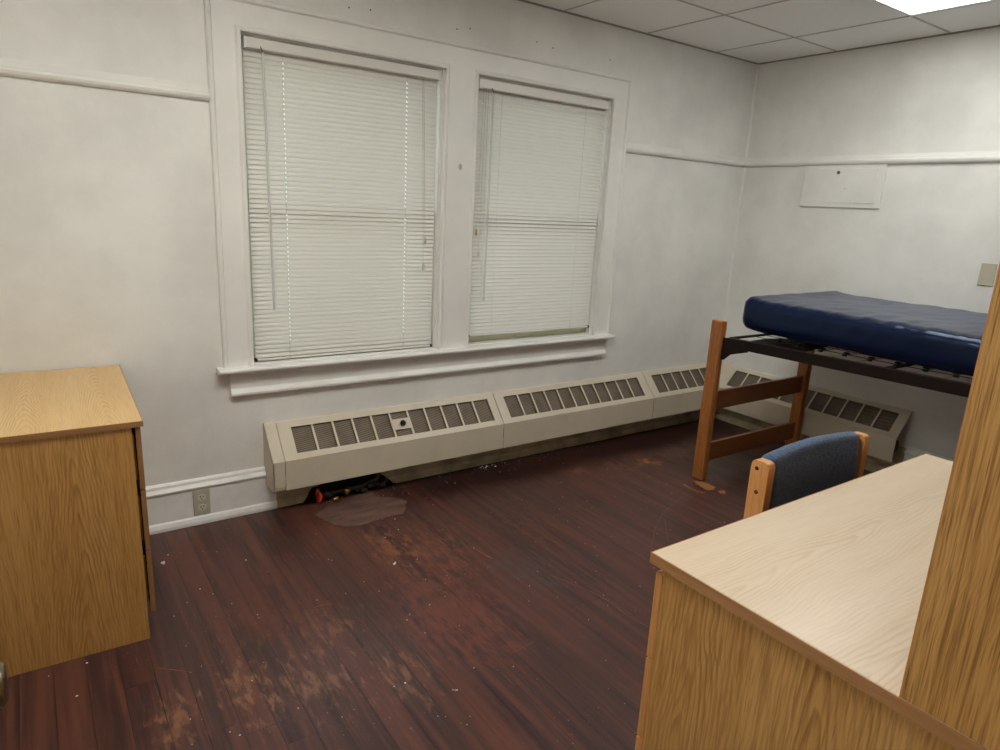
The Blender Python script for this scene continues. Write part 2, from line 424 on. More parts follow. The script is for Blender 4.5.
# picture rails
RAIL = [(0, 1.757), (-.012, 1.757), (-.022, 1.764), (-.026, 1.774), (-.024, 1.783), (-.016, 1.787), (-.012, 1.796), (-.006, 1.806), (-.004, 1.812), (0, 1.812)]
struct(MB().prism(RAIL, 0, XL, -3.386), 'trim_2', 'trim')
struct(MB().prism(RAIL, 0, -1.146, 0), 'trim_3', 'trim')
struct(MB().prism(RAIL, 1, YB, 0), 'trim_4', 'trim')
# baseboards: cap moulding, flat board, shoe
BASE = [(0, 0), (-.036, 0), (-.036, .014), (-.030, .030), (-.022, .036), (-.020, .160), (-.026, .164), (-.028, .172), (-.022, .180), (-.014, .186), (-.012, .197), (-.006, .205), (0, .205)]
bn = struct(MB().prism(BASE, 0, XL, -3.19), 'baseboard_north', 'base')
be = struct(MB().prism(BASE, 1, YB, -1.345), 'baseboard_east', 'base')
OLD = [(0, 0), (-.034, 0), (-.034, .030), (-.028, .040), (-.022, .043), (-.020, .072), (-.026, .076), (-.026, .086), (-.018, .090), (-.016, .19), (0, .19)]
MB().prism(OLD, 0, -3.19, 0).build('old_board', 'olive', bn)
MB().prism(OLD, 1, -1.345, -.034).build('old_board', 'olive', be)
dm = []
for k in range(24): dm.append((-3.06+.46*k/23, .012+.02*noise.noise(Vector((k*.7, 2.2, 0)))+.085*math.sin(k/23*math.pi)**.6))
dmb = MB(); dmb.prism([(-2.58, 0), (-3.07, 0)]+dm, 1, -.0375, -.018); dmb.build('dark_hole', 'dark', bn)  # black plate with a ragged top, set as a hole in the board

# window casing: one frame round both windows
CX0, CX1, CZ = -3.390, -1.145, 2.146
c = MB()
PR = .020
c.box(CX0+.02, WIN[0][0]-.022, -PR, 0, ZB, CZ-.02); c.box(WIN[1][1]+.022, CX1-.02, -PR, 0, ZB, CZ-.02)
c.box(WIN[0][1]+.022, WIN[1][0]-.022, -PR, 0, ZB, CZ-.1)
c.box(WIN[0][0]-.022, WIN[0][1]+.022, -PR, 0, ZT+.022, CZ-.02); c.box(WIN[1][0]-.022, WIN[1][1]+.022, -PR, 0, ZT+.022, CZ-.02)
c.box(WIN[0][1]+.022, WIN[1][0]-.022, -PR, 0, CZ-.1, CZ-.02)
casing = struct(c, 'trim_5', 'trim')
bb = MB()  # raised outer band
BAND = [(0, 0), (0, -.026), (.006, -.031), (.014, -.030), (.020, -.021), (.020, 0)]
bb.prism([(CX0+a, y) for a, y in BAND], 2, ZB, CZ, mit_b=None)
bb.prism([(CX1-a, y) for a, y in BAND], 2, ZB, CZ)
bb.prism([(y, CZ-a) for a, y in BAND], 0, CX0+.004, CX1-.004)
bb.build('outer_band', 'trim', casing)
ib = MB()  # bead round each opening
BEAD = [(0, 0), (0, -.027), (.006, -.030), (.014, -.027), (.018, -.022), (.0225, -.019), (.0225, 0)]
for x0, x1 in WIN:
    ib.prism([(x0-a, y) for a, y in BEAD], 2, ZB, ZT, mit_b=lambda p, x0=x0: (x0-p[0]))
    ib.prism([(x1+a, y) for a, y in BEAD], 2, ZB, ZT, mit_b=lambda p, x1=x1: (p[0]-x1))
    ib.prism([(y, ZT+a) for a, y in BEAD], 0, x0, x1, mit_a=lambda p: -(p[1]-ZT), mit_b=lambda p: (p[1]-ZT))
ib.build('inner_bead', 'trim', casing)
sm = MB(); sm.lathe((-2.25, -PR+.001, 1.594), (0, -1, 0), [(0, .011), (.0012, .010), (.002, .004)], 12); sm.v = [(x, y, 1.594+(z-1.594)*1.5) for x, y, z in sm.v]
sm.build('smudge', 'smudge', casing)
# stool and apron
STOOL = [(0, .667), (-.05, .667), (-.062, .670), (-.067, .677), (-.066, .685), (-.060, .690), (0, .690)]
struct(MB().prism(STOOL, 0, -3.417, -1.132), 'trim_6', 'trim', bevel=.003)
AP = [(0, .558), (-.024, .558), (-.030, .563), (-.031, .572), (-.026, .580), (-.021, .586), (-.017, .592), (-.017, .640), (-.020, .652), (-.034, .667), (0, .667)]
struct(MB().prism(AP, 0, -3.366, -1.162), 'trim_7', 'trim')

# windows: jamb liner, stops, sashes, glass
for i, (x0, x1) in enumerate(WIN):
    fr = MB()
    fr.box(x0, x0+.012, .045, RV, ZB, ZT); fr.box(x1-.012, x1, .045, RV, ZB, ZT); fr.box(x0+.012, x1-.012, .045, RV, ZT-.012, ZT); fr.box(x0, x1, 0, RV, ZB-.002, ZB+.006)
    win = struct(fr, 'window_%d' % (i+1), 'trim')
    stp = MB(); stp.box(x0, x1, .004, .044, 2.0185, ZT).box(x0, x1, .014, .044, 2.0135, 2.0185); stp.build('head_stop', 'trim', win)
    ss = MB(); ss.box(x1-.015, x1, .004, .036, ZB+.006, 2.0135).box(x1-.008, x1, -.004, .004, ZB+.006, ZT); ss.build('side_stop', 'trim', win)
    zm = (ZB+ZT)/2
    for nm, za, zb, y in (('lower_sash', ZB+.006, zm+.02, .052), ('upper_sash', zm-.02, ZT-.012, .092)):
        s = MB(); a, b = x0+.012, x1-.012; st = .034
        s.box(a, a+st, y, y+.034, za, zb); s.box(b-st, b, y, y+.034, za, zb)
        s.box(a+st, b-st, y, y+.034, za, za+(.07 if nm[0] == 'l' else .04)); s.box(a+st, b-st, y, y+.034, zb-.04, zb)
        so = s.build(nm, 'sash', win, bevel=.003)
        MB().box(a+st, b-st, y+.015, y+.019, za+.03, zb-.03).build('pane', 'glass', so)

# ------------------------------------------------------------------ window blinds
def blind(x0, x1, ztop, zbot, tilt, hw, holes, slots, wand, cords, label, tass, zhead=2.012, sag=None):
    t = empty('window_blind', ((x0+x1)/2, .012, zbot), label, 'window blind')
    yc = .016
    MB().prism([(-.012, zhead), (.030, zhead), (.030, ztop-.009), (.026, ztop-.009), (.026, ztop), (-.009, ztop), (-.012, ztop+.004)], 0, x0, x1).build('headrail', 'slat', t, bevel=.0015)  # rear lip added behind the first slat to block daylight in the gap
    for xa in (x0-.001, x1-.006): MB().box(xa, xa+.007, -.014, .030, ztop-.002, zhead).build('end_cap', 'white_vinyl', t)
    pitch = .0195; n = int((ztop-.012-(zbot+.018))/pitch)
    sl = MB()
    for k in range(n):
        z = ztop-.016-k*pitch
        tl = tilt + random.uniform(-.014, .014)
        dz = random.uniform(-.0006, .0006)
        # stations along x with a slot at each ladder
        xs_ = [x0+random.uniform(0, .0015)]
        for h in holes: xs_ += [h-.0022, h+.0022]
        xs_.append(x1-random.uniform(0, .0015))
        segs = 6; rows = []
        for j in range(segs+1):
            q = (j/segs-.5)*2; s_ = q*hw
            crown = .0044*(1-q*q)
            # q=-1 lower edge, towards the room; q=+1 upper edge, towards the glass
            yy = yc + s_*math.cos(tl) - crown*math.sin(tl)
            zz = z + dz + s_*math.sin(tl) + crown*math.cos(tl)
            rows.append([(x, yy, zz + (sag((x-x0)/(x1-x0), k/n) if sag else 0)) for x in xs_])
        b = []; vs = [p for R in rows for p in R]; L = len(xs_)
        for j in range(segs):
            for i in range(L-1):
                hole = slots and i % 2 == 1 and j in (2, 3)
                if not hole: b.append((j*L+i, j*L+i+1, (j+1)*L+i+1, (j+1)*L+i))
        sl.add(vs, b, 0, True)
    sl.build('slats', 'slat', t, fix=False)
    zl = ztop-.016-n*pitch
    MB().prism([(yc-.012, zl-.006), (yc-.010, zl+.003), (yc+.010, zl+.003), (yc+.012, zl-.006)], 0, x0, x1).build('bottom_rail', 'slat', t, bevel=.002)
    for xa in (x0-.0015, x1-.008): MB().box(xa, xa+.0095, yc-.014, yc+.014, zl-.008, zl+.004).build('rail_end_cap', 'slot', t)
    for h in holes:
        MB().tube([(h-.003, yc-.0105, ztop), (h-.003, yc-.0105, zl)], .0007, 5).tube([(h+.003, yc+.0125, ztop), (h+.003, yc+.0125, zl)], .0007, 5).build('ladder_cord', 'cord', t)
    xw, zw0, zw1, dx = wand
    hk = MB().tube([(xw-.004, -.010, zw0+.022), (xw-.004, -.017, zw0+.012), (xw, -.020, zw0+.004), (xw+.001, -.020, zw0-.006)], .0022, 6)
    wo = MB().tube([(xw, -.020, zw0), (xw+dx*.5, -.019, (zw0+zw1)/2), (xw+dx, -.018, zw1)], .0042, 6).build('tilt_wand', 'clear', t)
    hk.build('wand_hook', 'slot', wo)
    for (xa, xb, zc) in cords:
        MB().tube([(xa, -.013, ztop+.004), ((xa+xb)/2, -.015, (ztop+zc)/2), (xb, -.016, zc)], .0011, 5).build('lift_cord', 'cord', t)
    for (x, z, cl) in tass:
        MB().lathe((x, -.017, z), (0, 0, -1), [(0, .002), (.004, .004), (.03, .0065), (.034, .005)], 10).build('cord_tassel', cl, t)
    return t
blind(-3.251, -2.371, 1.972, .690, .93, .0146, (-3.095, -2.528), True, (-3.183, 1.962, .930, .014),
      [(-2.456, -2.434, 1.245), (-2.462, -2.441, 1.125)], 'closed white slat blind in the wider window, bottom rail resting on the sill',
      [(-2.434, 1.255, 'plate'), (-2.440, 1.130, 'clear')])
blind(-2.151, -1.292, 1.968, .728, .82, .0162, (-2.001, -1.441), False, (-2.074, 1.955, .930, -.004),
      [(-2.125, -2.140, 1.29), (-2.112, -2.122, 1.18), (-2.098, -2.096, .95)], 'white slat blind in the narrower window, bottom rail hanging above the sill',
      [(-2.140, 1.30, 'brass'), (-2.122, 1.19, 'clear')], sag=lambda a, b: -.010*(1-a)*0)

# ------------------------------------------------------------------ radiator covers
RP = [(.000, .410), (.012, .410), (.140, .268), (.140, .128)]     # depth from wall, z
def rad(nm_axis, a, b, g0, g1, ng, label, knob=None, mit=None, cap=False, skip_ends=True):
    """axis 0: against the window wall between x=a..b; axis 1: against the east wall between y=a..b"""
    def T(t, d, z): return (t, -d, z) if nm_axis == 0 else (-d, t, z)
    base = T((a+b)/2, .07, 0)
    t = empty('radiator_cover', base, label, 'radiator')
    def end(tt, d):
        if mit and tt == mit: return mit - d if False else -max(d, .0)
        return tt
    def sheet(mb, prof, a_, b_, th=.0025):
        """strip following prof, given thickness towards the inside"""
        inner = [(d-th*.8, z-th*.7) for d, z in prof]
        n = len(prof)
        vs = []
        for tt in (a_, b_):
            for d, z in prof: vs.append(T(end(tt, d), d, z))
            for d, z in inner: vs.append(T(end(tt, d), d, z))
        m = 2*n; fs = []
        for i in range(n-1):
            fs += [(i, i+1, m+i+1, m+i), (n+i, m+n+i, m+n+i+1, n+i+1), (i, n+i, n+i+1, i+1), (m+i, m+i+1, m+n+i+1, m+n+i)]
        fs += [(0, m, m+n, n), (n-1, n+n-1, m+n+n-1, m+n-1)]
        mb.add(vs, fs)
    def sl(q): # point on the slope
        return (.012+.128*q, .410-.142*q)
    q0, q1 = .16, .845
    body = MB()
    sheet(body, [(0, .410), (.012, .410), sl(q0)], a, b)
    sheet(body, [sl(q1), (.140, .268), (.140, .128), (.128, .125)], a, b)
    lo, hi = sorted((a, b))
    def edge_strip(s0, s1):
        sheet(body, [sl(q0), sl(q1)], s0, s1)
    glo, ghi = sorted((g0, g1))
    edge_strip(lo, glo); edge_strip(ghi, hi)
    pitch = (ghi-glo)/ng; bw = .010
    for k in range(1, ng): edge_strip(glo+k*pitch-bw/2, glo+k*pitch+bw/2)
    body.build('cover', 'beige', t)
    gr = MB(); dn = .012
    vs = []
    for tt in (glo-.004, ghi+.004):
        for q in (q0-.03, q1+.03):
            d, z = sl(q); d -= dn*.74; z -= dn*.67; vs.append(T(tt, d, z))
    gr.add(vs, [(0, 1, 3, 2)])
    vs2 = [tuple(Vector(v)-Vector(T(0, .0012, .0012))+Vector(T(0, 0, 0))) for v in vs]
    gr.add(vs2, [(0, 2, 3, 1)])
    gr.build('grille', 'grille', t, fix=False)
    # dark back tray and fin tube
    MB().box(*sorted((T(lo+.02, .05, 0)[0], T(hi-.02, .085, 0)[0])), *sorted((T(lo+.02, .05, 0)[1], T(hi-.02, .085, 0)[1])), .17, .235).build('fin_tube', 'pipe', t)
    if knob is not None:
        d, z = sl(.52); d0, z0 = sl(.36); d1, z1 = sl(.66)
        pl = MB(); k0, k1 = knob-.048, knob+.048
        pl.add([T(k0, d0, z0), T(k1, d0, z0), T(k1, d1, z1), T(k0, d1, z1), T(k0, d0-.004, z0-.004), T(k1, d0-.004, z0-.004), T(k1, d1-.004, z1-.004), T(k0, d1-.004, z1-.004)],
               [(0, 1, 2, 3), (4, 7, 6, 5), (0, 4, 5, 1), (2, 6, 7, 3), (1, 5, 6, 2), (0, 3, 7, 4)])
        po = pl.build('damper_plate', 'beige', t)
        nrm = Vector(T(0, .142, 0)) + Vector((0, 0, .128))
        MB().lathe(T(knob+.005, d, z), nrm, [(-.002, .008), (.006, .008), (.008, .014), (.016, .015), (.022, .011), (.024, .004)], 16).build('damper_knob', 'bolt', po)
    if cap:
        cx = a-.003; e = MB(); cw = .052
        outer = [(0, .414), (.014, .414), (.144, .269), (.144, .150), (.139, .132), (.128, .122), (0, .122)]
        e.prism([(-d, z) for d, z in outer], 0, cx-cw, cx-cw+.004)
        inn = [(d-.003, z-.003) for d, z in outer[:5]] 
        for i in range(len(outer)-2):
            (d0, z0), (d1, z1) = outer[i], outer[i+1]
            nx, nz = (z0-z1), (d1-d0); L = math.hypot(nx, nz); nx, nz = nx/L*.003, nz/L*.003
            # outward normal is (nz..); inset towards the inside
            vs = []
            for x in (cx-cw, cx):
                vs += [(x, -d0, z0), (x, -d1, z1), (x, -(d1-abs(nx)), z1-abs(nz)), (x, -(d0-abs(nx)), z0-abs(nz))]
            e.add(vs, [(0, 1, 5, 4), (3, 7, 6, 2), (0, 4, 7, 3), (1, 2, 6, 5), (0, 3, 2, 1), (4, 5, 6, 7)])
        eo = e.build('end_cap', 'beige', t, bevel=.002)
    return t
rad(0, -3.178, -1.9885, -3.117, -2.034, 11, 'beige radiator cover under the wider window, with a black damper knob', knob=-2.578, cap=True)
rad(0, -1.9845, -.8025, -1.926, -.868, 11, 'beige radiator cover section under the narrower window, between two other sections')
rad(0, -.7985, 0, -.735, -.16, 6, 'beige radiator cover section reaching the room corner behind the bed post', mit=0)
rad(1, 0, -1.335, -.180, -1.280, 11, 'beige radiator cover beneath the bed, one end open without a cap', mit=0)

# valve and pipe under the first cover
v = empty('radiator_valve', (-2.93, -.07, 0), 'old pipe valve with a red handle, low on the floor beneath the radiator', 'valve')
MB().tube([(-2.99, -.062, .034), (-2.93, -.064, .036), (-2.78, -.062, .040), (-2.70, -.060, .06), (-2.68, -.060, .13)], .013, 10).build('pipe', 'pipe', v)
MB().lathe((-2.985, -.062, .034), (1, 0, 0), [(0, .014), (.02, .016), (.022, .020), (.04, .020), (.042, .014), (.05, .014)], 12).build('valve_body', 'pipe', v)
hd = MB(); hd.tube([(-3.004+.004*math.sin(k), -.066+.026*math.cos(k*math.pi/8), .036+.029*math.sin(k*math.pi/8)) for k in range(16)], .0065, 8, closed=True)
hd.tube([(-3.004, -.066-.024, .036), (-3.004, -.066+.024, .036)], .005, 6).tube([(-3.010, -.064, .036), (-2.985, -.062, .034)], .006, 8)
hd.build('handle', 'red', v)
MB().lathe((-2.862, -.066, .028), (0, -.5, .86), [(-.018, .012), (0, .016), (.018, .016), (.022, .01)], 6).build('brass_fitting', 'brass', v)
MB().lathe((-2.925, -.084, .010), (1, 0, .2), [(-.014, .008), (-.012, .0095), (.012, .0095), (.014, .006)], 6).build('brass_nut', 'brass', v)
lk = MB()
for k in range(9):
    lk.lathe((-2.80+.018*k, -.055-.02*random.random(), .012+.03*random.random()), (random.uniform(-1, 1), random.uniform(-1, 1), 1), [(-.014, .004), (-.008, .013), (.006, .015), (.014, .006)], 8)
lk.build('crusted_joint', 'pipe', v)

# ------------------------------------------------------------------ floor patch, scratches, crumbs
def slab(pts, z0, z1):
    mb = MB(); mb.prism(pts, 2, z0, z1); return mb
PATCH = [(-3.064, -0.184), (-3.025, -0.163), (-2.973, -0.111), (-2.919, -0.118), (-2.818, -0.08), (-2.736, -0.068), (-2.737, -0.14), (-2.678, -0.179), (-2.648, -0.211), (-2.629, -0.252), (-2.687, -0.341), (-2.717, -0.375), (-2.766, -0.362), (-2.836, -0.371), (-2.916, -0.381), (-2.978, -0.366), (-3.008, -0.343), (-3.037, -0.287), (-3.053, -0.238)]
def jag(pts, amp, n):
    o = []
    for i in range(len(pts)):
        a, b = Vector(pts[i]), Vector(pts[(i+1) % len(pts)])
        for k in range(n):
            q = a.lerp(b, k/n); o.append((q.x+random.uniform(-amp, amp)*(k > 0), q.y+random.uniform(-amp, amp)*(k > 0)))
    return o
slab(jag(PATCH, .004, 4), .0, .0022).build('bare_patch', 'patch', floor)
def ribbon(pts, w, mat, z=.0006):
    mb = MB(); P = [Vector(p) for p in pts]; L = []; R = []
    # resample
    Q = []
    for i in range(len(P)-1):
        for k in range(6): Q.append(P[i].lerp(P[i+1], k/6))
    Q.append(P[-1])
    Q = [Q[0]] + [(Q[i-1]+Q[i]*2+Q[i+1])/4 for i in range(1, len(Q)-1)] + [Q[-1]]
    for i, p in enumerate(Q):
        t = (Q[min(i+1, len(Q)-1)]-Q[max(i-1, 0)]).normalized(); nn = Vector((-t.y, t.x))
        ww = w*(.35+.65*abs(noise.noise(Vector((p.x*31, p.y*31, 3.1))))*2)*(1 if 0 < i < len(Q)-1 else .2)
        L.append(p+nn*ww/2); R.append(p-nn*ww/2)
    vs = [(p.x, p.y, z) for p in L]+[(p.x, p.y, z) for p in R]+[(p.x, p.y, -.002) for p in L]+[(p.x, p.y, -.002) for p in R]; n = len(Q)
    fs = []
    for i in range(n-1): fs += [(i, i+1, n+i+1, n+i), (i, 2*n+i, 2*n+i+1, i+1), (n+i, n+i+1, 3*n+i+1, 3*n+i)]
    mb.add(vs, fs); return mb.build('scratch', mat, floor, fix=False)
for pts, wd, mt in (
    ([(-1.939, -1.207), (-1.849, -1.135), (-1.769, -1.07), (-1.671, -1.009), (-1.582, -.96), (-1.505, -.932), (-1.388, -.895), (-1.29, -.878)], .0035, 'scr'),
    ([(-2.44, -1.132), (-2.401, -1.239), (-2.378, -1.3), (-2.362, -1.394), (-2.368, -1.478), (-2.36, -1.546), (-2.348, -1.573)], .0028, 'scr'),
    ([(-2.597, -.781), (-2.57, -.916)], .004, 'scrpale'), ([(-3.846, -.933), (-3.804, -.964), (-3.748, -1.013)], .0028, 'scr'),
    ([(-3.311, -.877), (-3.254, -.882)], .0028, 'scr'), ([(-2.849, -1.446), (-2.748, -1.434)], .002, 'scr'),
    ([(-1.788, -1.169), (-1.705, -1.083), (-1.645, -1.023)], .003, 'scr'), ([(-2.27, -.736), (-2.248, -.962)], .003, 'scr'),
    ([(-1.218, -.770), (-1.226, -.825), (-1.228, -.880), (-1.206, -.909)], .018, 'scrpale')):
    ribbon(pts, wd, mt)
slab(jag([(-1.133, -.769), (-1.097, -.795), (-1.09, -.883), (-1.12, -.905), (-1.15, -.90), (-1.166, -.843)], .009, 4), 0, .0006).build('bare_wood', 'scrpale', floor)
slab(jag([(-1.135, -.955), (-1.12, -.925), (-1.085, -.935), (-1.10, -.965)], .006, 3), 0, .0006).build('bare_wood', 'scrpale', floor)
def flake(mb, x, y, s, z=0.):
    n = random.randint(5, 7); a0 = random.random()*6
    top = [(x+s*random.uniform(.6, 1.1)*math.cos(a0+k*2*math.pi/n), y+s*random.uniform(.5, 1.)*math.sin(a0+k*2*math.pi/n)) for k in range(n)]
    vs = [(a, b, z) for a, b in top]+[(x+(a-x)*.8, y+(b-y)*.8, z+s*random.uniform(.2, .5)) for a, b in top]
    fs = [tuple(range(n, 2*n)), tuple(range(n))[::-1]]+[(k, (k+1) % n, n+(k+1) % n, n+k) for k in range(n)]
    mb.add(vs, fs)
ch = MB(); flake(ch, -3.714, -.301, .0105)
for k in range(4): flake(ch, -3.714+random.uniform(-.006, .010), -.301+random.uniform(-.01, .01), .006)
tag(ch.build('plaster_chip', 'crumb'), 'biggest white plaster chip on the floor beside the dresser drawers', 'chip')
ch = MB(); flake(ch, -2.94, -.751, .0085); flake(ch, -2.931, -.744, .006)
tag(ch.build('plaster_chip', 'crumb'), 'small white plaster chip alone on the open floor before the radiator knob', 'chip')
cr = MB()
SP = [(-3.687, -.246), (-2.028, -1.306), (-3.63, -.56), (-3.095, -1.499), (-1.944, -.05), (-1.914, -.166), (-2.675, -.079), (-2.721, -.3), (-2.764, -.325), (-2.763, -.396), (-3.1, -1.496), (-3.685, -1.344), (-4.1, -.823), (-4.002, -.813), (-4.037, -.958), (-3.435, -.434), (-3.598, -.616), (-3.105, -1.492), (-3.214, -1.391), (-3.065, -1.111), (-1.996, -.06), (-1.92, -.05), (-1.887, -.08), (-2.271, -.058), (-2.339, -.069), (-2.309, -.174), (-2.204, -.155), (-2.17, -.055), (-2.013, -.162), (-1.813, -.066)]
for x, y in SP: flake(cr, x, y, random.uniform(.002, .0045))
for k in range(70): flake(cr, random.uniform(-2.75, -1.2), -.045-abs(random.gauss(0, .09)), random.uniform(.0012, .0032))
for k in range(150): flake(cr, random.uniform(-3.8, -1.3), random.uniform(-1.7, -.2), random.uniform(.0010, .0026))
for k in range(12): flake(cr, -2.03+random.gauss(0, .05), -.05-abs(random.gauss(0, .02)), random.uniform(.003, .008))
tag(cr.build('plaster_crumbs', 'crumb'), 'tiny white plaster crumbs strewn over the floor, mostly along the radiator', 'crumbs', kind='stuff')

# ------------------------------------------------------------------ wall fittings
o = empty('electrical_outlet', (-3.511, -.025, .10), 'almond duplex outlet set in the baseboard beside the dresser', 'outlet')
MB().box(-3.546, -3.477, -.0275, -.019, .041, .158).build('cover_plate', 'plate', o, bevel=.003)
for zc in (.123, .076):
    f = MB(); f.prism([(-3.5115+.0165*max(-1, min(1, 1.25*math.cos(k*math.pi/12))), zc+.0145*math.sin(k*math.pi/12)) for k in range(24)], 1, -.0295, -.024)
    fo = f.build('socket', 'face_ivory', o)
    s = MB(); s.box(-3.5185, -3.5155, -.0302, -.028, zc+.000, zc+.009); s.box(-3.5075, -3.5045, -.0302, -.028, zc+.001, zc+.008)
    s.lathe((-3.5115, -.028, zc-.007), (0, -1, 0), [(0, .0028), (.0022, .0028)], 8); s.build('slot', 'slot', fo)
MB().lathe((-3.5115, -.027, .0995), (0, -1, 0), [(0, .003), (.0015, .003), (.002, .001)], 10).build('screw', 'plate', o)
p = empty('wall_plate', (-.003, -1.541, 1.147), 'blank almond cover plate on the wall above the mattress', 'wall plate')
MB().box(-.006, 0, -1.577, -1.506, 1.147, 1.262).build('plate', 'plate', p, bevel=.003)
for z in (1.163, 1.246): MB().lathe((-.0055, -1.541, z), (-1, 0, 0), [(0, .003), (.001, .003), (.0014, .001)], 10).build('screw', 'plate', p)
a = empty('access_panel', (-.004, -.696, 1.513), 'white painted access panel with a small lock, under the picture rail', 'access panel')
MB().box(-.012, 0, -.943, -.452, 1.513, 1.757).build('frame', 'wall', a, bevel=.002)
MB().box(-.0155, -.010, -.908, -.486, 1.540, 1.735).build('door', 'wall', a, bevel=.0015)
MB().lathe((-.015, -.672, 1.713), (-1, 0, 0), [(0, .010), (.003, .010), (.0032, .006), (.002, .006), (.002, .001)], 14).build('lock', 'knobmetal', a)
MB().lathe((-.0150, -.725, 1.622), (-1, 0, 0), [(0, .003), (.0008, .002)], 8).build('nail_hole', 'slot', a)

# ------------------------------------------------------------------ dresser
DX0, DX1, DY0, DY1 = -4.41, -3.824, -.780, -.054
rt = Vector((-3.793, -.786, 0))
d = empty('dresser', rt, 'light oak three-drawer dresser standing against the window wall', 'dresser', None, math.radians(-1.25))
def wood(name, label=None): return M[name]
def shift(mat, loc):
    """the oak patterns are laid out in room coordinates: move them to the thing's own origin"""
    key = mat+'@'+str(tuple(round(q, 3) for q in loc))
    if key in M: return key
    m = M[mat].copy(); M[key] = m
    for n in list(m.node_tree.nodes):
        if n.type == 'TEX_COORD':
            outs = [l.to_socket for l in n.outputs['Object'].links]
            v = m.node_tree.nodes.new('ShaderNodeVectorMath'); v.operation = 'ADD'; v.inputs[1].default_value = loc
            m.node_tree.links.new(n.outputs['Object'], v.inputs[0])
            for s_ in outs: m.node_tree.links.new(v.outputs[0], s_)
    return key
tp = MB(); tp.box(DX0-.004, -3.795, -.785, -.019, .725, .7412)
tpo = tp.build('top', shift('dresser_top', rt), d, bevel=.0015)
tp = MB(); tp.box(DX0-.004, -3.795, -.787, -.785, .7235, .7405).box(-3.795, -3.793, -.787, -.019, .7235, .7405); tp.build('edge_band', shift('edgey', rt), tpo)
MB().box(DX0, DX1, -.780, -.762, 0, .7235).build('side_panel', shift('dresser_side', rt), d, bevel=.001)
MB().box(DX0, DX1, DY1-.018, DY1, .0, .7235).build('side_panel', shift('dresser_side', rt), d, bevel=.001)
MB().box(DX0, DX0+.008, -.762, DY1-.018, .02, .7235).build('back_panel', shift('drawer', rt), d)
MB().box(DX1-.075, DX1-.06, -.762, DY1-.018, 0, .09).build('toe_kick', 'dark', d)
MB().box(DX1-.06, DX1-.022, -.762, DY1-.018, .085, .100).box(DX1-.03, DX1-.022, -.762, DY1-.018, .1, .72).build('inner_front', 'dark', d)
for z0, z1 in ((.5205, .7175), (.3145, .515), (.0965, .309)):
    dr = MB().box(-3.814, -3.8015, -.779, DY1-.001, z0, z1).build('drawer', shift('drawer', rt), d, bevel=.0012)
    MB().box(-3.8145, -3.801, -.7805, -.779, z0, z1).box(-3.8145, -3.801, -.779, DY1-.001, z1, z1+.0012).build('edge_band', shift('edge', rt), dr)
    MB().box(-4.30, -3.816, -.745, -.075, z0+.02, z1-.03).build('drawer_box', shift('drawer', rt), dr)

# ------------------------------------------------------------------ desk
KX0, KX1, KY0, KY1, KZ = -3.040, -1.825, -2.123, -2.885, .7505
rt = Vector((-2.43, -2.5, 0))
k = empty('desk', rt, 'light oak desk with a pale wood-grain top, chair pushed in behind it', 'desk')
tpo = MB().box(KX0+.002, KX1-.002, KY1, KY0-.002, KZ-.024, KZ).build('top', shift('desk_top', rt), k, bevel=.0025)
e = MB(); e.box(KX0, KX0+.002, KY1, KY0, KZ-.0245, KZ-.001); e.build('edge_band', shift('edge_desk', rt), tpo)
e = MB(); e.box(KX0+.002, KX1, KY0-.002, KY0, KZ-.0245, KZ-.001).box(KX1-.002, KX1, KY1, KY0-.002, KZ-.0245, KZ-.001); e.build('edge_band', shift('edge_desk', rt), tpo)
ZU = KZ-.0245
MB().box(-3.026, -3.006, KY1+.01, -2.150, 0, ZU).build('side_panel', shift('desk_side', rt), k, bevel=.001)
MB().box(-2.620, -2.602, KY1+.01, -2.150, 0, ZU).build('pedestal_panel', shift('desk_side', rt), k, bevel=.001)
MB().box(-1.862, -1.842, KY1+.01, -2.150, 0, ZU).build('side_panel', shift('desk_side', rt), k, bevel=.001)
MB().box(-3.006, -2.620, KY1+.012, KY1+.026, .0, ZU).build('back_panel', shift('desk_front', rt), k)
MB().box(-2.602, -1.862, KY1+.012, KY1+.030, .30, ZU).build('modesty_panel', shift('desk_front', rt), k)
MB().box(-3.006, -2.620, -2.23, -2.215, 0, .09).build('toe_kick', 'dark', k)
for z0, z1 in ((.5045, .7035), (.3045, .4985), (.0965, .2985)):
    dr = MB().box(-3.0225, -2.606, -2.1480, -2.1310, z0, z1).build('drawer', shift('desk_front', rt), k, bevel=.0012)
    MB().box(-3.0245, -3.0225, -2.1480, -2.1305, z0, z1).box(-3.0235, -2.606, -2.1480, -2.131, z1, z1+.0014).build('edge_band', shift('chair_oak', rt), dr)
    MB().box(-2.995, -2.63, -2.75, -2.150, z0+.02, z1-.03).build('drawer_box', shift('desk_front', rt), dr)

# hutch standing on the desk
h = empty('hutch', (-2.43, -2.74, KZ), 'open oak bookshelf hutch standing upright on the desk top', 'hutch')
rt = Vector((-2.43, -2.74, KZ))
HT = 1.78
for x0 in (-3.0385, -1.8465):
    so = MB().box(x0, x0+.020, -2.875, -2.611, KZ, HT).build('side_panel', shift('hutch_side', rt), h, bevel=.0012)
    MB().box(x0, x0+.020, -2.611, -2.609, KZ, HT).build('edge_band', shift('chair_oak', rt), so)
MB().box(-3.0185, -1.8465, -2.875, -2.613, HT-.025, HT-.004).build('top', shift('hutch_x', rt), h, bevel=.001)
for z in (1.12, 1.44): MB().box(-3.0185, -1.8465, -2.865, -2.63, z, z+.018).build('shelf', shift('hutch_x', rt), h, bevel=.001)
MB().box(-3.0185, -1.8465, -2.875, -2.867, KZ+.02, HT-.025).build('back_panel', shift('hutch_x', rt), h)

